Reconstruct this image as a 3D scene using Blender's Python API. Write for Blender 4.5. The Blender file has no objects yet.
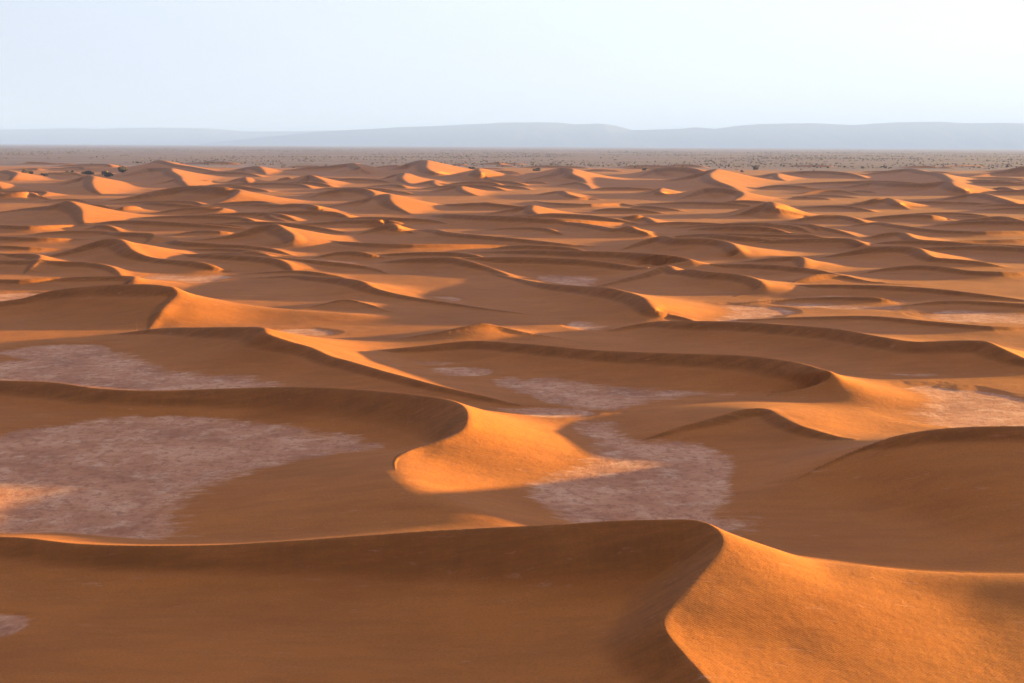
import bpy, math, random
import numpy as np
from mathutils import Matrix, Vector

R = math.radians
rng = np.random.default_rng(7)
random.seed(7)
scene = bpy.context.scene
COL = scene.collection

# ------------------------------------------------------------------ camera
H = 35.0                       # the viewpoint is 35 m above the clay flats
FPX = 1422.0                   # focal length in pixels of the 1024 px wide picture
PITCH = math.atan((341.5 - 145.0) / FPX)
ROLL = 0.0049
cam_data = bpy.data.cameras.new('camera')
cam_data.sensor_width = 36.0
cam_data.lens = FPX * 36.0 / 1024.0
cam_data.clip_start = 0.5
cam_data.clip_end = 120000.0
cam = bpy.data.objects.new('camera', cam_data)
COL.objects.link(cam)
MC = Matrix.Rotation(math.pi / 2 - PITCH, 4, 'X') @ Matrix.Rotation(ROLL, 4, 'Z')
cam.matrix_world = Matrix.Translation((0, 0, H)) @ MC
scene.camera = cam
MR = np.array(MC.to_3x3())


def ray(x, y):
    return MR @ np.array([x - 512.0, 341.5 - y, -FPX])


def ground(x, y):
    """point of the level ground seen at a picture position"""
    r = ray(x, y)
    s = H / -r[2]
    return r[0] * s, r[1] * s


def crest(x, yc, ph):
    """crest point seen at (x, yc) whose foot on the level ground lies ph rows lower"""
    gx, gy = ground(x, yc + ph)
    r = ray(x, yc)
    s = gy / r[1]
    return r[0] * s, gy, H + r[2] * s


# ------------------------------------------------------------------ noise
def vnoise(x, y, seed=0):
    xi = np.floor(x); yi = np.floor(y)
    fx = (x - xi).astype(np.float32); fy = (y - yi).astype(np.float32)
    xi = xi.astype(np.int64); yi = yi.astype(np.int64)

    def hsh(a, b):
        n = (a * 374761393 + b * 668265263 + seed * 144269504) & 0xFFFFFFFF
        n = ((n ^ (n >> 13)) * 1274126177) & 0xFFFFFFFF
        n = n ^ (n >> 16)
        return (n & 0xFFFF).astype(np.float32) / 65535.0
    ux = fx * fx * fx * (fx * (fx * 6 - 15) + 10)
    uy = fy * fy * fy * (fy * (fy * 6 - 15) + 10)
    a = hsh(xi, yi); b = hsh(xi + 1, yi); c = hsh(xi, yi + 1); d = hsh(xi + 1, yi + 1)
    return (a + (b - a) * ux) * (1 - uy) + (c + (d - c) * ux) * uy


def fbm(x, y, octaves=4, seed=0, gain=0.5):
    v = 0; a = 1; t = 0
    for o in range(octaves):
        v = v + a * vnoise(x * 2 ** o + 17.3 * o, y * 2 ** o - 9.1 * o, seed + o)
        t += a; a *= gain
    return v / t


# ------------------------------------------------------------------ dune crests
# every dune is a crest line: (picture x, picture y of the crest, rows down to its foot).
# Listed from left to right; the steep slip face lies on the right hand side of that
# direction of travel, the gentle windward slope on the left hand side.
DUNES = []


def D(pts, **kw):
    DUNES.append((pts, kw))


# --- the nearest dunes
D([(-140, 548, 18), (0, 537, 24), (80, 544, 26), (150, 546, 28), (230, 545, 32), (300, 541, 37), (350, 537, 42),
   (430, 531, 50), (500, 527, 58), (560, 524, 64, .45), (620, 520, 70, .6), (660, 519, 74, .7), (690, 519, 76, .75),
   (708, 523, 77, .7), (720, 532, 76, .24), (723, 541, 74, .2), (718, 552, 71, .2), (705, 568, 66, .2), (688, 588, 60, .19),
   (672, 606, 54, .18), (664, 620, 50, .17), (668, 634, 46, .16), (685, 655, 41, .15), (710, 683, 37, .14),
   (745, 725, 34, .13), (800, 800, 28, .12), (850, 900, 4, .12)], sf=.68, ka=12, ws=.35, store=True)
D([(716, 528, 76), (760, 543, 66), (820, 556, 55), (880, 564, 46), (950, 569, 42), (1024, 571, 41.5), (1120, 571, 41),
   (1250, 573, 39), (1400, 590, 26), (1500, 620, 2)], sf=0.0, ka=8, ws=.6, rr=.5, clip=True)
# --- big dune on the right
D([(700, 525, 1, .3, 0), (770, 490, 9, .3, 0), (820, 465, 22, .3, .03), (865, 445, 36, .32, .1), (890, 437, 46), (920, 431, 54), (960, 427, 60),
   (1024, 426, 64), (1100, 428, 60), (1200, 440, 34), (1280, 465, 2)], sf=.2, ka=11, ws=.25)
# --- long dune in the left middle ground with the bright horn
D([(-60, 377, 12), (0, 380, 16), (50, 382, 18), (100, 389, 17), (150, 391, 17), (220, 389, 20), (300, 387, 26),
   (370, 390, 30), (430, 396, 34), (455, 401, 36), (466, 409, 36), (467, 420, 33, .4), (461, 430, 28, .36, .7),
   (440, 440, 24, .26, .55), (415, 448, 21, .24, .3), (399, 457, 22, .24, .1), (396, 469, 25, .26, 0), (409, 483, 27, .28, 0),
   (440, 498, 27, .28, 0), (478, 513, 23, .28, 0), (520, 528, 18, .28, 0), (570, 550, 10, .26, 0), (620, 572, 1, .26, 0)], sf=.78, ka=3.5, kb=9, ws=.42)
D([(190, 499, 1), (250, 492, 4), (300, 486, 7), (350, 477, 10), (392, 463, 13)], sf=0, ka=10, ws=.16, rr=3)
# --- dune with the bright saddle right of the middle
D([(360, 352, 2), (420, 346, 10), (470, 341, 15), (530, 344, 18), (600, 350, 20), (684, 353, 24), (740, 355, 27),
   (790, 361, 28), (818, 368, 28), (831, 373, 26), (828, 379, 21), (812, 386, 14), (792, 391, 8), (770, 396, 3),
   (755, 402, .5)], sf=.5, ka=8, ws=.36)
D([(640, 440, 2), (684, 425, 10), (715, 417, 15), (742, 409, 19), (765, 408, 20), (780, 415, 19), (800, 425, 17),
   (830, 434, 14), (865, 444, 10), (890, 455, 2)], sf=.4, ka=9, ws=.13)
D([(610, 330, 3), (650, 322, 10), (690, 321, 16), (740, 322, 18), (790, 325, 20), (840, 329, 22), (880, 336, 22),
   (915, 341, 22), (960, 340, 24), (985, 341, 25), (995, 345, 23), (1010, 352, 19), (1024, 358, 15), (1060, 372, 5),
   (1080, 380, .5)], sf=.5, ka=8)
D([(110, 335, 1), (160, 328, 12), (200, 327, 20), (240, 327, 26), (263, 328, 30), (266, 333, 28), (285, 340, 24),
   (310, 347, 20), (330, 356, 17), (345, 360, 16), (380, 370, 14), (410, 378, 12), (440, 386, 10), (475, 394, 8),
   (510, 402, 5), (530, 406, 1)], sf=.45, ka=8)
D([(400, 338, 3), (440, 332, 8), (470, 326, 12), (485, 324, 13), (500, 327, 10), (530, 334, 5), (560, 339, 2),
   (585, 345, .5)], sf=.2, ka=8)
# --- dune at the left with the long bright slope
D([(-60, 310, 4), (-20, 304, 10), (20, 299, 13), (50, 291, 20), (90, 286, 26), (130, 284, 30, .5), (160, 285, 31, .5),
   (174, 289, 29, .4), (177, 293, 26, .25), (170, 301, 21), (160, 311, 15), (155, 319, 9), (150, 328, 3), (146, 336, .5)], sf=.4, ka=7)
D([(174, 289, 28), (200, 295, 21), (240, 301, 16), (290, 306, 12), (340, 309, 10), (380, 313, 6), (410, 318, 1)],
  sf=0, ka=6, ws=.5, rr=.3)
D([(300, 309, 2), (325, 303, 5), (345, 299, 8), (365, 303, 6), (385, 310, 3), (398, 314, 1)], sf=.2)
D([(-50, 276, 5), (20, 279, 8), (60, 277, 8), (100, 276, 9), (130, 276, 10), (134, 277, 10), (131, 281, 8),
   (128, 284, 5), (126, 288, 1)])
D([(470, 270, 1), (515, 278, 4), (550, 284, 10), (585, 286, 15), (606, 287, 19), (625, 291, 19), (643, 297, 19),
   (648, 302, 17), (655, 309, 13), (668, 313, 9), (690, 319, 5), (705, 325, 1)])
D([(250, 278, 1), (290, 275, 5), (315, 276, 9), (345, 278, 12), (362, 281, 13), (373, 287, 10), (400, 294, 7),
   (440, 301, 5), (500, 310, 3), (550, 317, .5)])
D([(240, 274, 1), (290, 270, 5), (320, 272, 6), (340, 276, 3), (352, 280, .5)])
# --- right middle ground, low soft ridges
D([(740, 303, 2), (800, 298, 4), (850, 297, 6), (880, 298, 6), (900, 303, 1)])
D([(900, 306, 1), (940, 301, 6), (980, 301, 7), (1024, 303, 8), (1080, 303, 2)])
D([(740, 319, 2), (800, 317, 5), (870, 316, 7), (930, 321, 8), (990, 326, 7), (1050, 328, 2)])
D([(760, 285, 3), (850, 285, 8), (920, 288, 9), (980, 294, 7), (1040, 302, 2)])
D([(785, 285, 1), (805, 278, 6), (825, 274, 8), (845, 276, 6), (870, 281, 3), (920, 285, 1)])
D([(860, 274, 1), (885, 268, 5), (915, 265, 8), (940, 266, 9), (970, 270, 8), (1000, 271, 8), (1060, 272, 3)])
D([(740, 262, 1), (770, 258, 7), (795, 256, 10), (802, 257, 10), (804, 263, 7), (803, 269, 3), (806, 273, .5)])
D([(820, 258, 1), (845, 252, 6), (870, 247, 11), (900, 246, 13), (918, 248, 13), (926, 253, 11), (935, 257, 9),
   (960, 259, 8), (985, 262, 6), (1010, 268, 1)])
D([(740, 246, 1), (780, 240, 7), (820, 238, 9), (848, 238, 10), (860, 242, 8), (864, 245, 6), (855, 248, 3),
   (840, 251, .5)])
D([(860, 240, 1), (885, 233, 7), (900, 232, 8), (915, 238, 7), (935, 241, 6), (970, 240, 6), (1024, 239, 6),
   (1060, 240, 1)])
D([(850, 226, 1), (872, 222, 5), (900, 225, 6), (930, 229, 6), (970, 231, 6), (1024, 231, 5), (1060, 232, 1)])
D([(590, 288, 1), (640, 274, 7), (667, 265, 12), (676, 270, 10), (690, 269, 13), (710, 272, 14), (735, 274, 14),
   (753, 278, 13), (762, 284, 10), (758, 289, 6), (745, 294, 2), (735, 298, .5)])
D([(470, 252, 1), (530, 250, 9), (580, 251, 12), (620, 252, 13), (655, 254, 14), (680, 257, 12), (690, 260, 10),
   (682, 262, 8), (668, 264, 5), (650, 268, 1)])
D([(620, 250, 1), (645, 240, 8), (660, 236, 12), (680, 238, 13), (705, 238, 14), (725, 241, 13), (737, 248, 11),
   (739, 253, 7), (730, 257, 3), (720, 260, .5)])
D([(500, 228, 1), (540, 222, 6), (570, 222, 7), (600, 226, 7), (618, 228, 8), (629, 226, 10), (635, 229, 8),
   (648, 233, 5), (657, 237, 1)])
D([(410, 230, 1), (435, 229, 7), (450, 232, 8), (480, 235, 8), (512, 238, 7), (560, 243, 5), (600, 247, 1)])
D([(355, 240, 1), (370, 230, 6), (385, 224, 10), (392, 223, 11), (398, 227, 8), (410, 231, 4), (420, 235, 1)])
D([(300, 242, 1), (340, 241, 6), (370, 243, 8), (400, 244, 8), (450, 244, 7), (500, 245, 4), (530, 248, 1)])
D([(375, 263, 1), (410, 258, 9), (440, 257, 11), (455, 258, 11), (475, 263, 9), (490, 268, 6), (510, 276, 3),
   (520, 280, .5)])
D([(312, 258, 1), (335, 252, 6), (355, 251, 8), (372, 254, 6), (390, 259, 1)])
D([(160, 243, 1), (205, 239, 8), (235, 234, 11), (255, 227, 14), (272, 224, 16), (285, 229, 14), (294, 238, 11),
   (290, 242, 8), (275, 246, 4), (268, 249, .5)])
D([(40, 262, 1), (70, 250, 8), (90, 243, 14), (105, 239, 18), (119, 239, 19), (127, 245, 16), (134, 251, 13),
   (150, 257, 9), (175, 260, 9), (200, 262, 10), (215, 266, 7), (230, 272, 1)])
D([(-60, 240, 2), (-20, 236, 6), (20, 237, 7), (55, 238, 6), (80, 239, 3), (95, 240, .5)])
D([(-60, 252, 2), (-10, 246, 5), (30, 247, 5), (70, 250, 1)])
D([(-60, 228, 2), (-20, 224, 7), (0, 225, 7), (30, 226, 7), (60, 225, 6), (82, 225, 3), (90, 226, .5)])
D([(170, 236, 1), (195, 231, 4), (220, 231, 5), (240, 234, 1)])
D([(85, 230, 1), (95, 226, 4), (105, 225, 6), (114, 228, 4), (120, 232, 1)])
# --- far dunes, left
D([(0, 212, 2), (20, 209, 4), (45, 206, 9), (60, 203, 14), (66, 201, 16), (76, 205, 14), (81, 209, 12), (82, 216, 8),
   (83, 221, 5), (86, 227, 1)])
D([(-30, 197, 3), (0, 194, 7), (20, 192, 8), (28, 192, 7), (38, 195, 5), (47, 198, 1)])
D([(105, 202, 1), (140, 195, 6), (165, 189, 11), (185, 186, 14), (205, 186, 15), (225, 187, 15), (236, 189, 13),
   (238, 193, 11), (230, 198, 7), (215, 203, 3), (200, 206, .5)])
D([(150, 214, 1), (175, 209, 5), (195, 207, 7), (215, 207, 7), (222, 208, 6), (218, 211, 4), (200, 214, 1.5)])
D([(110, 211, 1), (122, 207, 5), (135, 206, 5), (140, 209, 1)])
D([(160, 184, 1), (177, 178, 6), (182, 180, 6), (187, 185, 3), (190, 188, .5)])
D([(190, 184, 1), (205, 180, 4), (218, 182, 1)])
D([(228, 183, 1), (238, 180, 4), (244, 177, 6), (246, 180, 4), (250, 184, .5)])
D([(226, 173, 1), (242, 168, 4), (257, 166, 7), (262, 169, 5), (266, 174, 1)])
D([(60, 185, 1), (75, 179, 5), (85, 176, 8), (92, 176, 9), (92, 182, 8), (95, 189, 5), (102, 195, .5)])
D([(-20, 174, 1), (0, 171, 4), (10, 171, 6), (17, 173, 6), (14, 177, 4), (10, 181, .5)])
D([(-40, 184, 2), (-15, 180, 8), (-4, 182, 7), (0, 187, 4), (5, 191, .5)])
D([(120, 178, 1), (135, 172, 4), (148, 168, 7), (168, 168, 8), (172, 171, 8), (180, 176, 5), (190, 186, .5)])
D([(138, 168, 1), (150, 163, 5), (159, 160, 9), (175, 164, 7), (200, 168, 5), (228, 174, .5)], sf=.3)
D([(40, 205, 1), (60, 199, 3), (75, 199, 3), (90, 203, .5)])
# --- far dunes, left of the middle
D([(280, 171, 1), (310, 167, 4), (335, 165, 6), (350, 163, 8), (357, 165, 7), (360, 169, 5), (357, 173, .5)])
D([(292, 186, 1), (303, 178, 6), (308, 175, 8), (318, 178, 6), (328, 184, 2), (331, 187, .5)])
D([(385, 173, 1), (400, 166, 5), (412, 162, 9), (425, 160, 12), (427, 163, 11), (427, 168, 8), (435, 172, 5),
   (450, 175, 2), (462, 176, .5)])
D([(380, 179, 1), (392, 175, 5), (401, 173, 7), (402, 178, 5), (405, 181, 3), (412, 185, .5)])
D([(440, 183, 1), (458, 177, 4), (472, 173, 7), (479, 169, 9), (481, 173, 8), (485, 176, 5), (497, 180, 2),
   (502, 183, .5)])
D([(410, 188, 1), (425, 182, 4), (433, 180, 5), (434, 183, 3), (440, 187, .5)])
D([(430, 194, 1), (445, 188, 4), (458, 186, 6), (462, 189, 5), (470, 193, 3), (478, 196, .5)])
D([(308, 199, 1), (325, 191, 6), (345, 188, 9), (362, 188, 10), (371, 191, 8), (373, 196, 5), (365, 201, .5)])
D([(325, 209, 1), (350, 202, 4), (370, 197, 8), (382, 194, 12), (389, 194, 13), (390, 199, 11), (395, 205, 7),
   (405, 211, 3), (412, 215, .5)])
D([(430, 216, 1), (450, 214, 8), (480, 215, 10), (512, 216, 11), (540, 218, 10), (570, 219, 9), (600, 221, 6),
   (640, 224, .5)])
D([(262, 209, 1), (285, 204, 7), (305, 204, 8), (318, 207, 7), (322, 209, 5), (318, 213, 2), (305, 216, .5)])
D([(260, 227, 1), (310, 223, 4), (350, 220, 7), (385, 220, 8), (400, 222, 6), (395, 225, 2), (380, 228, .5)])
D([(290, 180, 1), (282, 178, 4), (288, 177, 5), (293, 182, .5)])
# --- far dunes, right of the middle
D([(525, 184, 1), (548, 174, 5), (560, 168, 9), (572, 169, 10), (573, 174, 8), (582, 178, 5), (586, 182, 3),
   (590, 187, .5)])
D([(555, 187, 1), (575, 182, 4), (585, 184, 3), (592, 190, .5)])
D([(535, 195, 1), (555, 191, 4), (563, 191, 5), (575, 196, 4), (590, 198, 2), (600, 200, .5)])
D([(485, 219, 1), (510, 209, 5), (525, 206, 8), (531, 205, 9), (532, 210, 7), (540, 215, 4), (555, 219, .5)])
D([(638, 179, 1), (655, 169, 6), (672, 167, 9), (692, 168, 9), (705, 172, 6), (712, 179, 1)])
D([(665, 184, 1), (690, 175, 6), (705, 171, 10), (714, 169, 12), (710, 174, 10), (715, 180, 8), (728, 185, 5),
   (738, 190, 2), (744, 193, .5)])
D([(635, 200, 1), (652, 191, 4), (660, 188, 6), (661, 193, 4), (672, 196, .5)])
D([(678, 203, 1), (690, 194, 5), (705, 188, 9), (725, 188, 10), (740, 191, 8), (743, 195, 6), (735, 200, 3),
   (728, 204, .5)])
D([(590, 225, 1), (620, 218, 6), (637, 215, 8), (645, 217, 6), (655, 222, 4), (665, 227, .5)])
D([(535, 201, 1), (560, 203, 4), (590, 204, 4), (620, 203, 3), (640, 207, .5)])
D([(700, 228, 1), (735, 215, 5), (755, 207, 11), (768, 202, 14), (773, 203, 14), (775, 207, 11), (790, 211, 7),
   (805, 215, 3), (812, 218, .5)])
D([(840, 210, 1), (862, 202, 5), (875, 198.5, 8), (888, 198, 8), (900, 204, 5), (910, 208, .5)])
D([(865, 175, 1), (885, 171, 4), (905, 168.5, 6), (925, 171, 6), (940, 173, 6), (945, 175, 6), (952, 180, 5),
   (960, 186, 3), (970, 192, .5)])
D([(752, 179, 1), (768, 174, 4), (774, 173, 5), (778, 177, 3), (785, 181, .5)])
D([(778, 178, 1), (800, 171, 5), (830, 171, 6), (850, 173, 5), (868, 179, .5)])
D([(840, 188, 1), (870, 182, 6), (900, 183, 8), (925, 183, 9), (945, 181, 11), (955, 186, 9), (965, 190, 6),
   (975, 193, 3), (985, 199, .5)])
D([(970, 179, 1), (1000, 171, 6), (1030, 165, 12), (1060, 162, 14), (1110, 170, 1)])
D([(940, 200, 1), (965, 194, 6), (980, 193, 8), (1000, 198, 7), (1015, 203, 5), (1028, 208, .5)])
D([(845, 222, 1), (880, 216, 5), (910, 214, 7), (930, 215, 7), (945, 218, 3), (952, 221, .5)])
D([(785, 224, 1), (820, 215, 7), (840, 215, 7), (858, 219, 5), (870, 225, .5)])
D([(985, 191, 1), (1000, 187, 5), (1012, 189, 4), (1020, 194, .5)])
D([(935, 228, 1), (970, 219, 6), (1000, 216, 7), (1020, 220, 5), (1045, 226, .5)])
D([(800, 196, 1), (820, 190, 4), (840, 190, 4), (860, 195, .5)])
D([(755, 190, 1), (775, 185, 4), (800, 186, 4), (825, 190, .5)])

# bare clay pans between the dunes: picture x, y, half width, half height
PANS = [(150, 478, 275, 84), (612, 480, 165, 62), (150, 372, 175, 29), (620, 388, 125, 21), (950, 407, 100, 24),
        (-10, 627, 45, 16), (38, 260, 48, 12), (590, 273, 75, 14), (310, 262, 60, 8), (725, 314, 60, 10),
        (850, 303, 75, 8), (985, 317, 60, 8), (210, 252, 40, 3), (185, 278, 45, 7), (300, 334, 40, 6),
        (475, 410, 60, 8), (1005, 254, 40, 5), (15, 297, 40, 4), (600, 326, 40, 7), (420, 361, 70, 7),
        (870, 352, 50, 5), (560, 300, 40, 5), (450, 372, 45, 6), (250, 345, 60, 6), (680, 395, 60, 9), (60, 352, 60, 8),
        (530, 413, 60, 6), (330, 352, 40, 4), (760, 312, 40, 5), (930, 372, 60, 6), (420, 300, 40, 4), (120, 262, 40, 4)]


def catmull(P, n):
    P = np.asarray(P, float)
    out = []
    Q = np.vstack([2 * P[0] - P[1], P, 2 * P[-1] - P[-2]])
    for i in range(1, len(Q) - 2):
        p0, p1, p2, p3 = Q[i - 1], Q[i], Q[i + 1], Q[i + 2]
        # centripetal, so that tight horns do not overshoot
        def tj(ti, a, b):
            return ti + max(1e-6, np.linalg.norm(b[:2] - a[:2])) ** 0.5
        t0 = 0.0; t1 = tj(t0, p0, p1); t2 = tj(t1, p1, p2); t3 = tj(t2, p2, p3)
        for k in range(n):
            t = t1 + (t2 - t1) * k / n
            A1 = (t1 - t) / (t1 - t0) * p0 + (t - t0) / (t1 - t0) * p1
            A2 = (t2 - t) / (t2 - t1) * p1 + (t - t1) / (t2 - t1) * p2
            A3 = (t3 - t) / (t3 - t2) * p2 + (t - t2) / (t3 - t2) * p3
            B1 = (t2 - t) / (t2 - t0) * A1 + (t - t0) / (t2 - t0) * A2
            B2 = (t3 - t) / (t3 - t1) * A2 + (t - t1) / (t3 - t1) * A3
            out.append((t2 - t) / (t2 - t1) * B1 + (t - t1) / (t2 - t1) * B2)
    out.append(P[-1])
    return np.array(out)


ridges = []
for pts, kw in DUNES:
    pk = max(range(len(pts)), key=lambda q: pts[q][2])
    if pts[pk][1] < 262:                      # far dunes: the left shoulder keeps nearly the distance of the summit
        yb = pts[pk][1] + pts[pk][2] + (0.0049 * 0)
        q = []
        for n_, p in enumerate(pts):
            f = p[1] + p[2]
            if n_ < pk and f > yb:
                f2 = yb + .3 * (f - yb); ph = max(.6, f2 - p[1])
                p = (p[0], f2 - ph, ph, *p[3:])
            q.append(p)
        pts = q
    w = [(*crest(*p[:3]), p[3] if len(p) > 3 else kw.get('ws', .25), p[4] if len(p) > 4 else kw.get('sf', .5)) for p in pts]
    ridges.append((catmull(w, 5 if len(pts) > 12 else 4), kw))


def random_ridge(cx, cy, h, length, seed):
    r = np.random.default_rng(seed)
    wa = R(-128 + r.uniform(-14, 14))            # the way the wind blows
    wd = np.array([math.cos(wa), math.sin(wa)])
    tg = np.array([-wd[1], wd[0]])               # along the crest, so that the lee is on the right hand
    u = np.linspace(-1, 1, 9)
    bend = r.uniform(-.1, .4); ph = r.uniform(0, 6.28); am = r.uniform(.05, .16)
    off = (u ** 2 * bend + am * np.sin(u * r.uniform(2, 5) + ph)) * length
    sk = r.uniform(-.3, .4)
    hh = h * np.clip(1 - np.abs((u - sk) / (1 - np.sign(u - sk) * sk)) ** 2.2, 0, 1)
    P = np.stack([cx + tg[0] * u * length + wd[0] * off, cy + tg[1] * u * length + wd[1] * off, hh, hh * 0 + .25, hh * 0 + .5], 1)
    # left to right as seen from the camera keeps the lee towards the camera
    if P[0, 0] > P[-1, 0]:
        P = P[::-1]
    return catmull(P, 3)


# dunes beside and behind the picture, and low ones filling the far field
k = 0
for i in range(420):
    d = math.exp(rng.uniform(math.log(75), math.log(2300)))
    az_ = rng.uniform(-75, 75)
    half = 20.5 + 400.0 / d
    if abs(az_) < half + 1200 * .0 :
        continue
    if d < 360 and 12 < az_ < 64:
        continue
    h = rng.uniform(2.5, 5.5) * (1 + min(d, 1500) / 1500 * .9)
    x = d * math.sin(R(az_)); y = d * math.cos(R(az_))
    ln = h * rng.uniform(5, 10)
    if abs(az_) - math.degrees(ln / d) < 20.8:
        continue
    ridges.append((random_ridge(x, y, h, ln, 100 + i), {}))
HAND = np.vstack([p[:, :3] for p, _ in ridges[:len(DUNES)]])
for i in range(330):
    py = 164 + 120 * rng.random() ** 1.4
    px = rng.uniform(-40, 1064)
    gx, gy = ground(px, py)
    d = math.hypot(gx, gy)
    if np.min(np.hypot(HAND[:, 0] - gx, HAND[:, 1] - gy) - 3.5 * HAND[:, 2]) < 6 + d * .010:
        continue
    h = rng.uniform(1.3, 3.2) * (1 + min(d, 1800) / 1800 * .6)
    ridges.append((random_ridge(gx, gy, h, h * rng.uniform(7, 17), 900 + i), {}))

# ------------------------------------------------------------------ terrain sheet (polar grid round the viewpoint)
fine = np.linspace(R(-23.5), R(23.5), 1400)
mid_a = np.linspace(R(23.5), R(80), 260)[1:]
back = np.linspace(R(80), R(280), 70)[1:-1]
az = np.concatenate([-mid_a[::-1], fine, mid_a, back])      # measured from +Y towards +X
rad = np.concatenate([np.linspace(4, 74, 50), np.exp(np.linspace(math.log(75), math.log(2700), 1750)),
                      np.exp(np.linspace(math.log(2715), math.log(60000), 110))])
NA, NR = len(az), len(rad)
AZ, RD = np.meshgrid(az, rad, indexing='ij')
X = (RD * np.sin(AZ)).astype(np.float32)
Y = (RD * np.cos(AZ)).astype(np.float32)
Z = np.zeros_like(X)
CRS = np.zeros_like(X)
SIDE = np.full_like(X, 99)
SLF = np.zeros_like(X)                        # slip faces: loose avalanche sand and painted shade
front = len(mid_a) * 2 + len(fine)
az_front = az[:front]
SLIP = .61


def smax(a, b, k0):
    kk = np.minimum(k0, .8 * np.minimum(a, b)) + 1e-6
    return np.maximum(a, b) + np.maximum(kk - np.abs(a - b), 0) ** 2 / (4 * kk)


for P, kw in ridges:
    sf = float(np.clip(P[:, 4].min(), 0, 1)); ka = kw.get('ka', 10.0); ws = P[:, 3].min(); rr = kw.get('rr', .05)
    hmax = P[:, 2].max()
    if hmax < .05:
        continue
    reach = max(hmax * 1.6 / ws, sf * hmax / SLIP + (1 - sf) * hmax * (ka + kw.get('kb', 0)))
    pr = np.hypot(P[:, 0], P[:, 1]); pa = np.arctan2(P[:, 0], P[:, 1])
    r0 = max(5, pr.min() - reach); r1 = pr.max() + reach
    da = math.asin(min(.95, reach / max(pr.min(), reach + 1)))
    i0, i1 = np.searchsorted(az_front, [pa.min() - da, pa.max() + da])
    j0, j1 = np.searchsorted(rad, [r0, r1])
    if i1 <= i0 or j1 <= j0:
        continue
    xs = X[i0:i1, j0:j1]; ys = Y[i0:i1, j0:j1]
    dm = np.full(xs.shape, 1e9, np.float32)       # distance to the crest line
    sg = np.ones(xs.shape, np.float32)            # +1 windward ... -1 lee
    w0 = np.full(xs.shape, 1e-20, np.float32); w1 = np.zeros(xs.shape, np.float32); w2 = np.zeros(xs.shape, np.float32); w3 = np.zeros(xs.shape, np.float32)
    ns = len(P) - 1
    for si in range(ns):
        a, b = P[si], P[si + 1]
        re = 1.9 * reach
        ra = np.hypot([a[0], b[0]], [a[1], b[1]]); aa = np.arctan2([a[0], b[0]], [a[1], b[1]])
        dd = math.asin(min(.95, re / max(ra.min(), re + 1)))
        p0, p1 = np.searchsorted(az_front, [aa.min() - dd, aa.max() + dd])
        q0, q1 = np.searchsorted(rad, [ra.min() - re, ra.max() + re])
        p0 = max(p0, i0) - i0; p1 = min(p1, i1) - i0; q0 = max(q0, j0) - j0; q1 = min(q1, j1) - j0
        if p1 <= p0 or q1 <= q0:
            continue
        xx = xs[p0:p1, q0:q1]; yy = ys[p0:p1, q0:q1]
        ex, ey = np.float32(b[0] - a[0]), np.float32(b[1] - a[1])
        L2 = ex * ex + ey * ey + np.float32(1e-9)
        rx = xx - np.float32(a[0]); ry = yy - np.float32(a[1])
        t = (rx * ex + ry * ey) / L2
        tc = np.clip(t, 0, 1)
        d2 = (rx - tc * ex) ** 2 + (ry - tc * ey) ** 2
        dist = np.sqrt(d2)
        h = np.float32(a[2]) + tc * np.float32(b[2] - a[2])
        side = np.sign(ex * ry - ey * rx)
        if si == 0 or si == ns - 1:               # round the tips
            out = (t < 0) if si == 0 else (t > 1)
            side = np.where(out, np.clip(2 * (ex * ry - ey * rx) / (math.sqrt(L2) * dist + 1e-6), -1, 1), side)
        w = math.sqrt(L2) / (d2 * d2 * d2 + np.float32(1e-4))
        w0[p0:p1, q0:q1] += w; w1[p0:p1, q0:q1] += w * h
        w2[p0:p1, q0:q1] += w * (np.float32(a[3]) + tc * np.float32(b[3] - a[3]))
        w3[p0:p1, q0:q1] += w * (np.float32(a[4]) + tc * np.float32(b[4] - a[4]))
        sd_, ss_ = dm[p0:p1, q0:q1], sg[p0:p1, q0:q1]
        nb = dist < sd_
        sd_[nb] = dist[nb]; ss_[nb] = side[nb]
    h = w1 / w0
    wsm = np.maximum(w2 / w0, .02)
    sfm = np.clip(w3 / w0, 0, 1)
    rq = rr + .0021 * RD[i0:i1, j0:j1].astype(np.float32)      # brinks no sharper than the sheet can carry
    dm = np.sqrt(dm * dm + rq * rq) - rq
    hs = np.maximum(h, 1e-3)
    zw = h * np.clip(1 - dm * wsm / (1.6 * hs), 0, 1) ** 1.5
    wsl = sfm * h / SLIP
    ap = (1 - sfm) * h
    ka = ka + kw.get('kb', 0) * np.clip(1 - sfm / .78, 0, 1)
    zl = np.where(dm < wsl, h - SLIP * dm, ap * np.clip(1 - (dm - wsl) / np.maximum(ap * ka, 1e-3), 0, 1) ** 2)
    zi = zw * (.5 + .5 * sg) + zl * (.5 - .5 * sg)
    if kw.get('store'):
        SIDE[i0:i1, j0:j1] = sg * dm
    if kw.get('clip'):
        q = np.clip(SIDE[i0:i1, j0:j1] / 11.0, 0, 1)
        zi = zi * q * q * (3 - 2 * q)
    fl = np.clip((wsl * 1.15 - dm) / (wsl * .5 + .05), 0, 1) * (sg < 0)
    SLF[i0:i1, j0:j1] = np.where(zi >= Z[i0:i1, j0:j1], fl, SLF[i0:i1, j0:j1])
    keep = np.maximum(fl, np.exp(-(dm / (.5 + .10 * h + 3 * (rq - rr))) ** 2) * np.clip(h, 0, 1) * np.clip(sfm / .2, 0, 1)) * (rr < 1)
    CRS[i0:i1, j0:j1] = np.where(zi >= Z[i0:i1, j0:j1], keep, CRS[i0:i1, j0:j1])
    Z[i0:i1, j0:j1] = smax(Z[i0:i1, j0:j1], zi.astype(np.float32), 1.4)

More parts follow.
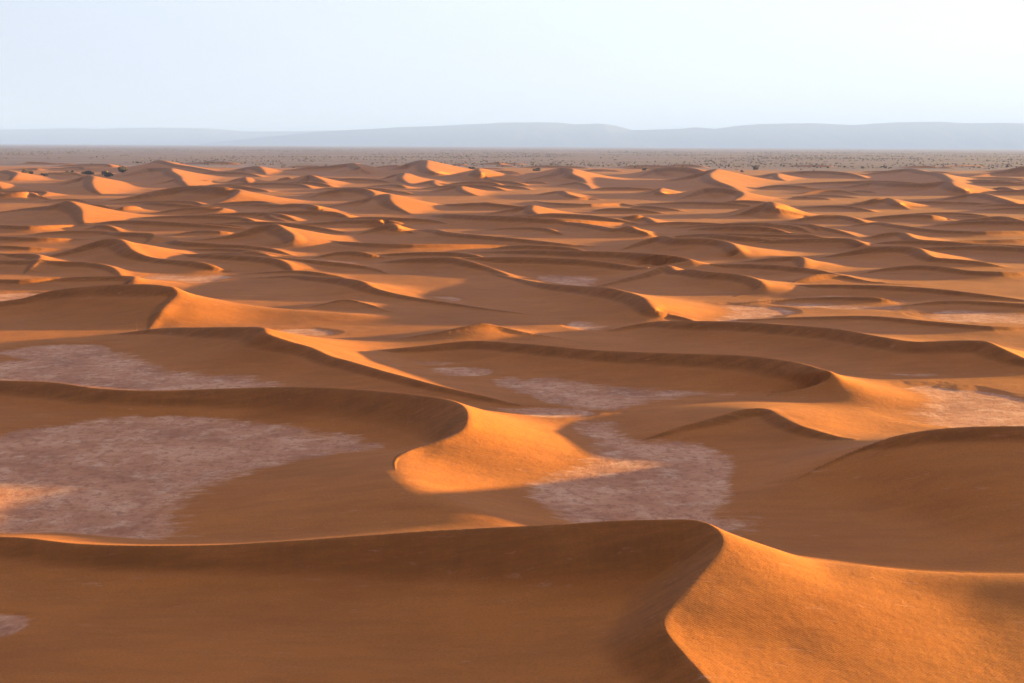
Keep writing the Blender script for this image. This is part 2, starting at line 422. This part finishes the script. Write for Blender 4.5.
# wind smooths everything except brinks and slip faces
def box(a, n, axis):
    pad = [(0, 0), (0, 0)]; pad[axis] = (n + 1, n)
    c = np.cumsum(np.pad(a, pad, mode='edge').astype(np.float64), axis=axis)
    sl1 = [slice(None)] * 2; sl0 = [slice(None)] * 2
    sl1[axis] = slice(2 * n + 1, None); sl0[axis] = slice(None, -(2 * n + 1))
    return ((c[tuple(sl1)] - c[tuple(sl0)]) / (2 * n + 1)).astype(np.float32)


jn = int(np.searchsorted(rad, 700.0)); lo = int(np.searchsorted(rad, 76.0))
Zb = Z[len(mid_a) - 60:len(mid_a) + len(fine) + 60, lo:jn].copy()
for _ in range(3):
    Zb = box(box(Zb, 16, 0), 5, 1)
kb = CRS[len(mid_a) - 60:len(mid_a) + len(fine) + 60, lo:jn]
kb = np.maximum(kb, np.clip((rad[lo:jn] - 350) / 300, 0, 1)[None, :])
sl = np.s_[len(mid_a) - 60:len(mid_a) + len(fine) + 60, lo:jn]
Z[sl] = Z[sl] * kb + Zb * (1 - kb)

# low sand cover between the dunes, absent from the pans and from the plain beyond
dune_limit = 2050 + 420 * (fbm(AZ * 9, AZ * 0 + 3.3, 3, 5) - .5)
in_field = 1 / (1 + np.exp(np.clip((RD - dune_limit) / 90, -30, 30)))
pan = np.zeros_like(X)
wob = fbm(X / 14, Y / 24, 5, 11, .6) - .5
for px, py, hw, hh in PANS:
    gx, gy = ground(px, py)
    sx = abs(ground(px + hw, py)[0] - gx)
    sy = .5 * abs(ground(px, py - hh)[1] - ground(px, py + hh)[1])
    m0 = np.abs(AZ - math.atan2(gx, gy)) < .6
    q = np.sqrt(((X - gx) / sx) ** 2 + ((Y - gy) / sy) ** 2) + wob * .8
    pan = np.maximum(pan, np.clip((1.1 - q) / .3, 0, 1))
cover = (.46 + 1.1 * np.clip(fbm(X / 60, Y / 60, 3, 21) - .38, 0, 1) + .3 * np.clip(fbm(X / 17, Y / 26, 3, 31) - .4, 0, 1))
cover = cover * (1 - pan) * in_field + .25 * np.clip(fbm(X / 9, Y / 30, 4, 35) - .52, 0, 1) * pan * in_field
cover[RD < 60] *= 1
S = Z + cover
Sg = Z + cover * .4 * np.exp(-Z / .5)
# sand drapes softly onto the clay
sand = np.clip(S / .34, 0, 1)
und = (fbm(X / 9, Y / 14, 3, 41) - .5) * .07 + (fbm(X / 34, Y / 42, 2, 43) - .5) * .35
Zf = Sg + und * np.clip(S / 1.5, 0, 1) * (RD < 2700)
# the high dune the picture is taken from
dd = np.sqrt(X ** 2 + (Y + 12) ** 2)
hill = 31.5 * np.clip(1 - dd / 74, 0, 1) ** 1.25
Zf = np.maximum(Zf, hill)
sand = np.maximum(sand, np.clip(hill / .3, 0, 1))
# faint swells of the plain
plain_mask = np.clip((RD - 2300) / 1500, 0, 1)
Zf = Zf + plain_mask * (fbm(X / 900, Y / 900, 3, 61) - .5) * 5

verts = np.stack([X, Y, Zf], -1).reshape(-1, 3).astype(np.float32)
ii, jj = np.meshgrid(np.arange(NA), np.arange(NR - 1), indexing='ij')
i2 = (ii + 1) % NA
quads = np.stack([ii * NR + jj, ii * NR + jj + 1, i2 * NR + jj + 1, i2 * NR + jj], -1).reshape(-1, 4).astype(np.int32)
# order gives upward faces for azimuth growing clockwise


def grid_mesh(name, verts, quads, attrs=None):
    me = bpy.data.meshes.new(name)
    me.vertices.add(len(verts)); me.vertices.foreach_set('co', verts.ravel())
    me.loops.add(quads.size); me.loops.foreach_set('vertex_index', quads.ravel())
    me.polygons.add(len(quads))
    me.polygons.foreach_set('loop_start', np.arange(0, quads.size, 4, dtype=np.int32))
    me.polygons.foreach_set('loop_total', np.full(len(quads), 4, dtype=np.int32))
    me.polygons.foreach_set('use_smooth', np.ones(len(quads), dtype=bool))
    for k, v in (attrs or {}).items():
        at = me.attributes.new(k, 'FLOAT', 'POINT')
        at.data.foreach_set('value', v.reshape(-1).astype(np.float32))
    me.update(calc_edges=True)
    return me


# ------------------------------------------------------------------ materials
def new_mat(name):
    m = bpy.data.materials.new(name); m.use_nodes = True
    nt = m.node_tree
    b = nt.nodes['Principled BSDF']
    b.inputs['Specular IOR Level'].default_value = .15
    return m, nt, b


def node(nt, t, **kw):
    n = nt.nodes.new(t)
    for k, v in kw.items():
        setattr(n, k, v)
    return n


def ramp(nt, fac, stops):
    r = node(nt, 'ShaderNodeValToRGB')
    e = r.color_ramp.elements
    while len(e) < len(stops):
        e.new(.5)
    for q, (p, c) in zip(e, stops):
        q.position = p
        q.color = (*c, 1) if len(c) == 3 else c
    nt.links.new(fac, r.inputs[0])
    return r.outputs[0]


def noise(nt, vec, scale, detail=4, rough=.55, lac=2.0):
    n = node(nt, 'ShaderNodeTexNoise')
    n.inputs['Scale'].default_value = scale
    n.inputs['Detail'].default_value = detail
    n.inputs['Roughness'].default_value = rough
    nt.links.new(vec, n.inputs['Vector'])
    return n.outputs['Fac']


def mix(nt, fac, a, b, mode='MIX'):
    m = node(nt, 'ShaderNodeMix', data_type='RGBA', blend_type=mode)
    for sock, v in ((m.inputs[0], fac), (m.inputs[6], a), (m.inputs[7], b)):
        if isinstance(v, (int, float)):
            sock.default_value = v
        elif isinstance(v, tuple):
            sock.default_value = (*v, 1)
        else:
            nt.links.new(v, sock)
    return m.outputs[2]


def math_(nt, op, a, b=0.0, c=None, clamp=False):
    m = node(nt, 'ShaderNodeMath', operation=op, use_clamp=clamp)
    for s, v in zip(m.inputs, (a, b, c)):
        if v is None:
            continue
        if isinstance(v, (int, float)):
            s.default_value = v
        else:
            nt.links.new(v, s)
    return m.outputs[0]


def mapping(nt, vec, scale=(1, 1, 1), rot=(0, 0, 0)):
    m = node(nt, 'ShaderNodeMapping')
    m.inputs['Scale'].default_value = scale
    m.inputs['Rotation'].default_value = rot
    nt.links.new(vec, m.inputs['Vector'])
    return m.outputs[0]


SAND = (.415, .121, .021)
m_ground, nt, bs = new_mat('desert_ground')
L = nt.links.new
geo = node(nt, 'ShaderNodeNewGeometry')
pos = geo.outputs['Position']
at_s = node(nt, 'ShaderNodeAttribute', attribute_name='sand').outputs['Fac']
at_f = node(nt, 'ShaderNodeAttribute', attribute_name='field').outputs['Fac']
at_n = node(nt, 'ShaderNodeAttribute', attribute_name='near').outputs['Fac']
# sand
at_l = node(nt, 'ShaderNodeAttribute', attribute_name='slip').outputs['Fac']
n1 = noise(nt, pos, .03, 5, .6)
n2 = noise(nt, mapping(nt, pos, (.3, 1.2, 1), (0, 0, R(35))), .4, 6, .65)
sand_c = mix(nt, ramp(nt, n1, [(.3, (0, 0, 0)), (.7, (1, 1, 1))]), tuple(v * .8 for v in SAND), (SAND[0] * 1.12, SAND[1] * 1.16, SAND[2] * 1.25))
sand_c = mix(nt, ramp(nt, n2, [(.45, (0, 0, 0)), (.7, (.55, .55, .55))]), sand_c, (.235, .075, .0135))
# fine red avalanche sand streaked down the slip faces, their shade painted in
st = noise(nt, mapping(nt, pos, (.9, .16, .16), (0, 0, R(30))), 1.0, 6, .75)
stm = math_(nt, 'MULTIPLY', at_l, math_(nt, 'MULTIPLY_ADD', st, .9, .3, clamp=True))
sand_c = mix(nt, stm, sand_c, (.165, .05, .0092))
# long pale and dark streaks laid by the wind, and coarse grains gathered on the ripples
n3 = noise(nt, mapping(nt, pos, (.22, 1.1, .6), (0, 0, R(-20))), .55, 7, .72)
sand_c = mix(nt, ramp(nt, n3, [(.42, (0, 0, 0)), (.66, (.5, .5, .5))]), sand_c, (.43, .135, .030))
n4 = noise(nt, mapping(nt, pos, (.5, .9, .6), (0, 0, R(50))), .11, 6, .7)
sand_c = mix(nt, ramp(nt, n4, [(.5, (0, 0, 0)), (.68, (.45, .45, .45))]), sand_c, (.25, .066, .0125))
grain = noise(nt, pos, 5.0, 3, .8)
sand_c = mix(nt, ramp(nt, grain, [(.35, (.5, .5, .5)), (.62, (0, 0, 0))]), sand_c, (.19, .062, .012))
# clay pan: pinkish grey crust with pale salt streaks and cracks
v1 = mapping(nt, pos, (1, .8, 1), (0, 0, R(8)))
p1 = noise(nt, v1, .12, 6, .65)
p2 = noise(nt, mapping(nt, pos, (.8, .7, 1), (0, 0, R(-12))), .35, 8, .75)
clay = ramp(nt, p1, [(.32, (.31, .115, .062)), (.5, (.45, .185, .10)), (.66, (.55, .255, .15))])
salt = ramp(nt, p2, [(.5, (0, 0, 0)), (.64, (1, 1, 1))])
clay = mix(nt, math_(nt, 'MULTIPLY', salt, .55), clay, (.66, .38, .25))
p3 = noise(nt, mapping(nt, pos, (1, .7, 1)), .9, 7, .78)
clay = mix(nt, ramp(nt, p3, [(.5, (0, 0, 0)), (.6, (.62, .62, .62))]), clay, (.24, .082, .042))
# the gravel plain beyond
g1 = noise(nt, mapping(nt, pos, (.4, 1, 1)), .006, 6, .7)
g2 = noise(nt, pos, .05, 5, .7)
plain_c = ramp(nt, g1, [(.35, (.12, .066, .066)), (.5, (.17, .098, .097)), (.65, (.23, .142, .14))])
plain_c = mix(nt, math_(nt, 'MULTIPLY', g2, .5), plain_c, (.15, .08, .072))
flat_c = mix(nt, at_f, plain_c, clay)
# edge of the sand broken up by thin blown streaks
en = noise(nt, mapping(nt, pos, (.4, 1.2, 1), (0, 0, R(30))), .7, 6, .7)
ed = math_(nt, 'ADD', at_s, math_(nt, 'MULTIPLY', math_(nt, 'SUBTRACT', en, .5), 2.2))
ed = math_(nt, 'SMOOTH_MIN', math_(nt, 'MULTIPLY_ADD', ed, 1.9, -.45, clamp=True), 1.0, .01, clamp=True)
col = mix(nt, ed, flat_c, sand_c)
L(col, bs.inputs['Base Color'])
bs.inputs['Roughness'].default_value = .9
# relief: wind ripples on the near sand, grain, avalanche streaks, clay crust
wv = node(nt, 'ShaderNodeTexWave', wave_type='BANDS', bands_direction='X', wave_profile='SIN')
wv.inputs['Scale'].default_value = 1.5
wv.inputs['Distortion'].default_value = 3.0
wv.inputs['Detail'].default_value = 2.5
wv.inputs['Detail Scale'].default_value = .35
L(mapping(nt, pos, (1, 1, 1), (0, 0, R(-52))), wv.inputs['Vector'])
rip = math_(nt, 'MULTIPLY', math_(nt, 'MULTIPLY', wv.outputs['Fac'], math_(nt, 'MULTIPLY', at_n, math_(nt, 'SUBTRACT', 1.0, at_l))), .010)
gr = math_(nt, 'MULTIPLY', noise(nt, pos, 1.4, 7, .72), .075)
big = math_(nt, 'MULTIPLY', noise(nt, pos, .16, 4, .6), .22)
sand_h = math_(nt, 'ADD', math_(nt, 'ADD', rip, gr), math_(nt, 'ADD', big, math_(nt, 'MULTIPLY', math_(nt, 'MULTIPLY', st, at_l), .12)))
clay_h = math_(nt, 'MULTIPLY', p3, .2)
hh = node(nt, 'ShaderNodeMix', data_type='FLOAT')
L(ed, hh.inputs[0]); L(clay_h, hh.inputs[2]); L(sand_h, hh.inputs[3])
bp = node(nt, 'ShaderNodeBump')
bp.inputs['Strength'].default_value = .8
bp.inputs['Distance'].default_value = 1.0
L(hh.outputs[0], bp.inputs['Height'])
L(bp.outputs[0], bs.inputs['Normal'])

near = np.clip((330 - RD) / 200, 0, 1)
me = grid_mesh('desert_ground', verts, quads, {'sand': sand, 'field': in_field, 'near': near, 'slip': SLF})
me.materials.append(m_ground)
terrain = bpy.data.objects.new('desert_ground', me)
terrain['kind'] = 'structure'
COL.objects.link(terrain)


def terrain_z(x, y):
    a = math.atan2(x, y); r = math.hypot(x, y)
    i = int(np.argmin(np.abs(az - a))); j = int(np.searchsorted(rad, r))
    return float(Zf[i, min(j, NR - 1)])


# ------------------------------------------------------------------ far mountains
def range_mesh(name, prof, dist, depth, seed, mat):
    px = np.array([p[0] for p in prof], float); py = np.array([p[1] for p in prof], float)
    n = 420; rows = 40
    xs = np.linspace(px[0], px[-1], n)
    top = np.interp(xs, px, py)
    V = np.zeros((n, rows, 3), np.float32)
    for i in range(n):
        r = ray(xs[i], top[i])
        s = dist / r[1]
        cx, cz = r[0] * s, H + r[2] * s
        for j in range(rows):
            u = j / (rows - 1) * 2 - 1            # -1 front foot, 0 crest, 1 back foot
            V[i, j] = (cx * (1 + u * depth / dist), dist + u * depth, cz * (1 - abs(u)) ** 1.15)
    f = fbm(V[..., 0] / 900, V[..., 1] / 700, 5, seed) - .5
    u = np.abs(np.linspace(-1, 1, rows))[None, :]
    gul = np.abs(fbm(V[..., 0] / 420, V[..., 1] / 1500, 4, seed + 9) - .5) * 2
    V[..., 2] *= 1 + (f * .25 - gul * .25 * (u > .03)) * np.clip(u * 3, 0, 1)
    V[..., 2] += (f[:, rows // 2][:, None]) * 26 * (1 - u)
    V[..., 2] -= 12
    a, b = np.meshgrid(np.arange(n - 1), np.arange(rows - 1), indexing='ij')
    q = np.stack([a * rows + b, (a + 1) * rows + b, (a + 1) * rows + b + 1, a * rows + b + 1], -1).reshape(-1, 4).astype(np.int32)
    me = grid_mesh(name, V.reshape(-1, 3), q)
    me.materials.append(mat)
    o = bpy.data.objects.new(name, me)
    o['kind'] = 'structure'
    COL.objects.link(o)
    return o


m_rock, nt, bs = new_mat('mountain_rock')
gp = node(nt, 'ShaderNodeNewGeometry').outputs['Position']
nt.links.new(ramp(nt, noise(nt, gp, .004, 6, .65), [(.35, (.05, .042, .045)), (.65, (.075, .06, .06))]), bs.inputs['Base Color'])
bs.inputs['Roughness'].default_value = .95
range_mesh('mountains', [(200, 143), (260, 137), (310, 132), (342, 129.5), (375, 127.5), (400, 126), (440, 125), (470, 123), (500, 121.5), (560, 121.5), (575, 123),
                         (600, 122.3), (615, 124.5), (632, 129), (650, 128.5), (684, 127.5), (695, 126), (715, 128),
                         (735, 125), (760, 123), (790, 122), (815, 122), (853, 124), (875, 122.5), (900, 121),
                         (940, 120.5), (970, 122), (1000, 121.5), (1024, 122.5), (1100, 121), (1200, 124), (1330, 128)],
           38000, 4200, 3, m_rock)
range_mesh('mountains', [(-300, 129), (-150, 127), (-40, 130), (0, 129), (60, 127.5), (100, 128), (135, 127), (171, 127), (205, 127.5),
                         (250, 130.5), (300, 130.5), (342, 129.5), (400, 130), (500, 129), (600, 131), (700, 131)],
           47000, 4200, 13, m_rock)

# ------------------------------------------------------------------ shrubs of the plain
m_leaf, nt, bs = new_mat('dry_foliage')
oi = node(nt, 'ShaderNodeObjectInfo')
gp = node(nt, 'ShaderNodeNewGeometry').outputs['Position']
lc = mix(nt, noise(nt, gp, .9, 3), (.085, .06, .05), (.14, .10, .08))
nt.links.new(mix(nt, oi.outputs['Random'], lc, (.10, .07, .052)), bs.inputs['Base Color'])
bs.inputs['Roughness'].default_value = .8
m_wood, nt, bs = new_mat('dry_wood')
gp = node(nt, 'ShaderNodeNewGeometry').outputs['Position']
nt.links.new(mix(nt, noise(nt, gp, 4, 3), (.06, .04, .028), (.12, .085, .06)), bs.inputs['Base Color'])


def leaf_cloud(r, n, w, h, lobes=5, size=.3):
    """many small leaf clumps through an uneven crown; unit is metres"""
    V = []; F = []
    cs = [(r.uniform(-.32, .32) * w, r.uniform(-.32, .32) * w, r.uniform(.25, .72) * h, r.uniform(.2, .36)) for _ in range(lobes)]
    for k in range(n):
        c = cs[r.integers(lobes)]
        d = r.normal(size=3); d /= np.linalg.norm(d) + 1e-6
        q = r.uniform(.35, 1) ** .6
        p = np.array([c[0] + d[0] * c[3] * w * q, c[1] + d[1] * c[3] * w * q, max(.05 * h, c[2] + d[2] * c[3] * h * q)])
        a = r.normal(size=3); a /= np.linalg.norm(a)
        b = np.cross(a, r.normal(size=3)); b /= np.linalg.norm(b)
        s = size * r.uniform(.6, 1.4)
        i = len(V)
        V += [p - a * s - b * s * .5, p + a * s * .3 - b * s * .7, p + a * s + b * s * .5, p - a * s * .3 + b * s * .7]
        F.append((i, i + 1, i + 2, i + 3))
    return V, F


def stems(r, w, h, n=6, rad_=.09):
    V = []; F = []
    for k in range(n):
        a = r.uniform(0, 6.28); l = r.uniform(.2, .38) * w
        tip = np.array([math.cos(a) * l, math.sin(a) * l, h * r.uniform(.45, .75)])
        base = np.array([math.cos(a) * .06 * w, math.sin(a) * .06 * w, -.3])
        i = len(V)
        for p, rr in ((base, rad_), ((base + tip) / 2 + np.array([0, 0, .05 * h]), rad_ * .7), (tip, rad_ * .3)):
            for m in range(5):
                V.append(p + np.array([math.cos(m * 1.2566) * rr, math.sin(m * 1.2566) * rr, 0]))
        for s in range(2):
            for m in range(5):
                F.append((i + s * 5 + m, i + s * 5 + (m + 1) % 5, i + s * 5 + 5 + (m + 1) % 5, i + s * 5 + 5 + m))
    return V, F


def py_mesh(name, V, F, mat):
    me = bpy.data.meshes.new(name)
    me.from_pydata([tuple(map(float, v)) for v in V], [], F)
    me.materials.append(mat)
    return me


def shrub_meshes(seed, w, h, n, lobes, size):
    r = np.random.default_rng(seed)
    return (py_mesh('crown', *leaf_cloud(r, n, w, h, lobes, size), m_leaf), py_mesh('stems', *stems(r, w, h, 7, .018 * w), m_wood))


def place_shrub(name, label, cat, x, y, meshes, scale, rz, group=None, parts=True):
    z = terrain_z(x, y)
    if parts:
        e = bpy.data.objects.new(name, None)
        e.location = (x, y, z); e.scale = (scale,) * 3; e.rotation_euler = (0, 0, rz)
        COL.objects.link(e)
        for nm, mm in zip(('crown', 'stems'), meshes):
            c = bpy.data.objects.new(nm, mm)
            c.parent = e
            COL.objects.link(c)
    else:
        e = bpy.data.objects.new(name, meshes[0])
        e.location = (x, y, z - .1); e.scale = (scale, scale, scale * random.uniform(.8, 1.15)); e.rotation_euler = (0, 0, rz)
        COL.objects.link(e)
    e['label'] = label; e['category'] = cat
    if group:
        e['group'] = group
    return e


# the large bushes at the left rim of the dunes: picture x, foot y, width px, height px
BUSH = [(25, 173.5, 9, 5, 'dark bush beside the leftmost lit crest at the rim of the dunes'),
        (31, 175, 6, 5, 'narrow dark bush just right of the leftmost bush'),
        (44, 177, 9, 4, 'pale grey brown bush right of the two leftmost dark bushes'),
        (67, 172.5, 4, 3, 'small faint bush left of a twin at the rim of the dunes'),
        (73, 173, 5, 4, 'small brownish bush between the faint bush and the wide low bush'),
        (88, 175, 15, 5, 'wide low brown bush behind the pointed dune peak at left'),
        (108, 177, 15, 7, 'largest round dark bush at the rim of the dunes'),
        (123, 175, 13, 8, 'tall dark bush beside the shaded far dune slope'),
        (472, 170, 9, 5, 'dark bush behind the bright triangular dune peak'),
        (536, 171, 10, 4, 'round dark bush left of the shaded hump in the middle distance'),
        (645, 170.5, 6, 4, 'round dark bush above the small lit hollow right of the middle'),
        (757, 170, 9, 5, 'dark bush behind the right hand lit dune peak'),
        (742, 172.5, 5, 3, 'small black bush left of the bush behind the right hand lit peak')]
for k, (px, py, w, h, lab) in enumerate(BUSH):
    gx, gy = ground(px, py)
    sc = gy / FPX
    me2 = shrub_meshes(50 + k, w * sc * .8, h * sc * .8, 700, 6, .045 * w * sc)
    place_shrub('bush', lab, 'bush', gx, gy, me2, 1.0, rng.uniform(0, 6.28))

protos = [shrub_meshes(200 + k, w, h, 150, 4, .5) for k, (w, h) in enumerate([(6, 3.2), (5, 4), (8, 3.4), (7, 5), (4.5, 2.4), (9, 4.2)])]
rs = np.random.default_rng(99)
spots = []
while len(spots) < 270:
    px = rs.uniform(-10, 1034); base = 150.0 + (px - 512) * .0049
    py = base + rs.choice([rs.uniform(3.6, 7.5), rs.uniform(7, 13), rs.uniform(12, 21)], p=[.35, .4, .25])
    gx, gy = ground(px, py)
    if gy < dune_limit[int(np.argmin(np.abs(az - math.atan2(gx, gy)))), 0] + 30:
        continue
    if fbm(np.array([gx / 260]), np.array([gy / 700]), 2, 77)[0] < .4:
        continue
    spots.append((gx, gy))
for k, (gx, gy) in enumerate(spots):
    place_shrub('shrub', 'small dark shrub scattered on the pale pink plain beyond the dunes', 'shrub', gx, gy,
                protos[k % 6], rs.uniform(.4, .95), rs.uniform(0, 6.28), 'shrubs scattered over the plain', parts=False)
# the countless rest, farther out
V = []; F = []
r = np.random.default_rng(5)
cnt = 0
while cnt < 8500:
    px = r.uniform(-120, 1144); base = 145.0 + (px - 512) * .0049
    py = base + r.choice([r.uniform(5, 8), r.uniform(8, 13), r.uniform(12, 22)], p=[.45, .4, .15])
    gx, gy = ground(px, py)
    if gy < dune_limit[int(np.argmin(np.abs(az - math.atan2(gx, gy)))), 0] + 60:
        continue
    if fbm(np.array([gx / 300]), np.array([gy / 900]), 3, 88)[0] < .47:
        continue
    cnt += 1
    z = terrain_z(gx, gy)
    w = r.uniform(1.5, 5.5); v, f = leaf_cloud(r, 14, w, w * r.uniform(.4, .7), 3, .2 * w)
    i = len(V)
    V += [p + np.array([gx, gy, z - .1]) for p in v]
    F += [tuple(i + q for q in ff) for ff in f]
sc_o = bpy.data.objects.new('scrub', py_mesh('scrub', V, F, m_leaf))
sc_o['kind'] = 'stuff'; sc_o['label'] = 'dark scrub dotted over the far plain below the mountains'; sc_o['category'] = 'scrub'
COL.objects.link(sc_o)

# ------------------------------------------------------------------ air
HAZE = 4.6e-5
hz = bpy.data.meshes.new('haze')
x0, x1, y0, y1, z0, z1 = -61000, 61000, -61000, 61000, -30, 760
hz.from_pydata([(x, y, z) for x in (x0, x1) for y in (y0, y1) for z in (z0, z1)], [],
               [(0, 1, 3, 2), (4, 6, 7, 5), (0, 4, 5, 1), (2, 3, 7, 6), (0, 2, 6, 4), (1, 5, 7, 3)])
m_hz = bpy.data.materials.new('haze'); m_hz.use_nodes = True
nt = m_hz.node_tree
nt.nodes.clear()
out = node(nt, 'ShaderNodeOutputMaterial')
pv = node(nt, 'ShaderNodeVolumePrincipled')
pv.inputs['Color'].default_value = (.215, .335, 1, 1)
pv.inputs['Density'].default_value = HAZE
pv.inputs['Anisotropy'].default_value = .0
nt.links.new(pv.outputs[0], out.inputs['Volume'])
hz.materials.append(m_hz)
ho = bpy.data.objects.new('haze', hz)
ho['kind'] = 'stuff'; ho['label'] = 'pale blue air haze over the whole desert'; ho['category'] = 'haze'
COL.objects.link(ho)

# ------------------------------------------------------------------ light
SUN_EL, SUN_AZ = 3.5, 74.0            # azimuth measured from straight ahead (+Y) to the right (+X)
sd = bpy.data.lights.new('sun', 'SUN')
sd.energy = 5.0; sd.angle = R(.9); sd.color = (1, .68, .15)
so = bpy.data.objects.new('sun', sd)
to_sun = Vector((math.sin(R(SUN_AZ)) * math.cos(R(SUN_EL)), math.cos(R(SUN_AZ)) * math.cos(R(SUN_EL)), math.sin(R(SUN_EL))))
so.rotation_euler = to_sun.to_track_quat('Z', 'Y').to_euler()
COL.objects.link(so)
wd_ = bpy.data.worlds.new('World'); scene.world = wd_
wd_.use_nodes = True
nt = wd_.node_tree
sky = node(nt, 'ShaderNodeTexSky', sky_type='NISHITA')
sky.sun_disc = False
sky.sun_elevation = R(SUN_EL)
sky.sun_rotation = R(SUN_AZ)
sky.altitude = 700
sky.air_density = 1.0; sky.dust_density = 1.5; sky.ozone_density = 2.0
bg = nt.nodes['Background']
bg.inputs['Strength'].default_value = .0265
tcn = node(nt, 'ShaderNodeTexCoord').outputs['Generated']
# thin veil of high cloud, its unseen rear dimmed to darken slopes facing camera
cl = noise(nt, mapping(nt, tcn, (1, 1, 3.5)), 2.2, 5, .55)
veil = mix(nt, cl, (3.5, 3.88, 4.9), (4.2, 4.55, 5.3))
dp = node(nt, 'ShaderNodeVectorMath', operation='DOT_PRODUCT')
nt.links.new(tcn, dp.inputs[0])
dp.inputs[1].default_value = (math.sin(R(45)) * .92, math.cos(R(45)) * .92, .39)
veil_bias = math_(nt, 'POWER', math_(nt, 'MULTIPLY_ADD', dp.outputs['Value'], .5, .5, clamp=True), 1.6)
veil_bias = math_(nt, 'MULTIPLY_ADD', veil_bias, 1.05, .05)
sc_ = node(nt, 'ShaderNodeVectorMath', operation='SCALE')
nt.links.new(veil, sc_.inputs[0]); nt.links.new(veil_bias, sc_.inputs['Scale'])
skyc = mix(nt, .9, sky.outputs[0], sc_.outputs[0])
nt.links.new(skyc, bg.inputs['Color'])

vs = scene.view_settings
vs.view_transform = 'Standard'; vs.look = 'None'; vs.gamma = 1; vs.use_curve_mapping = False
vs.exposure = 3.5
scene.cycles.volume_bounces = 1
scene.cycles.max_bounces = 6
scene.cycles.diffuse_bounces = 4
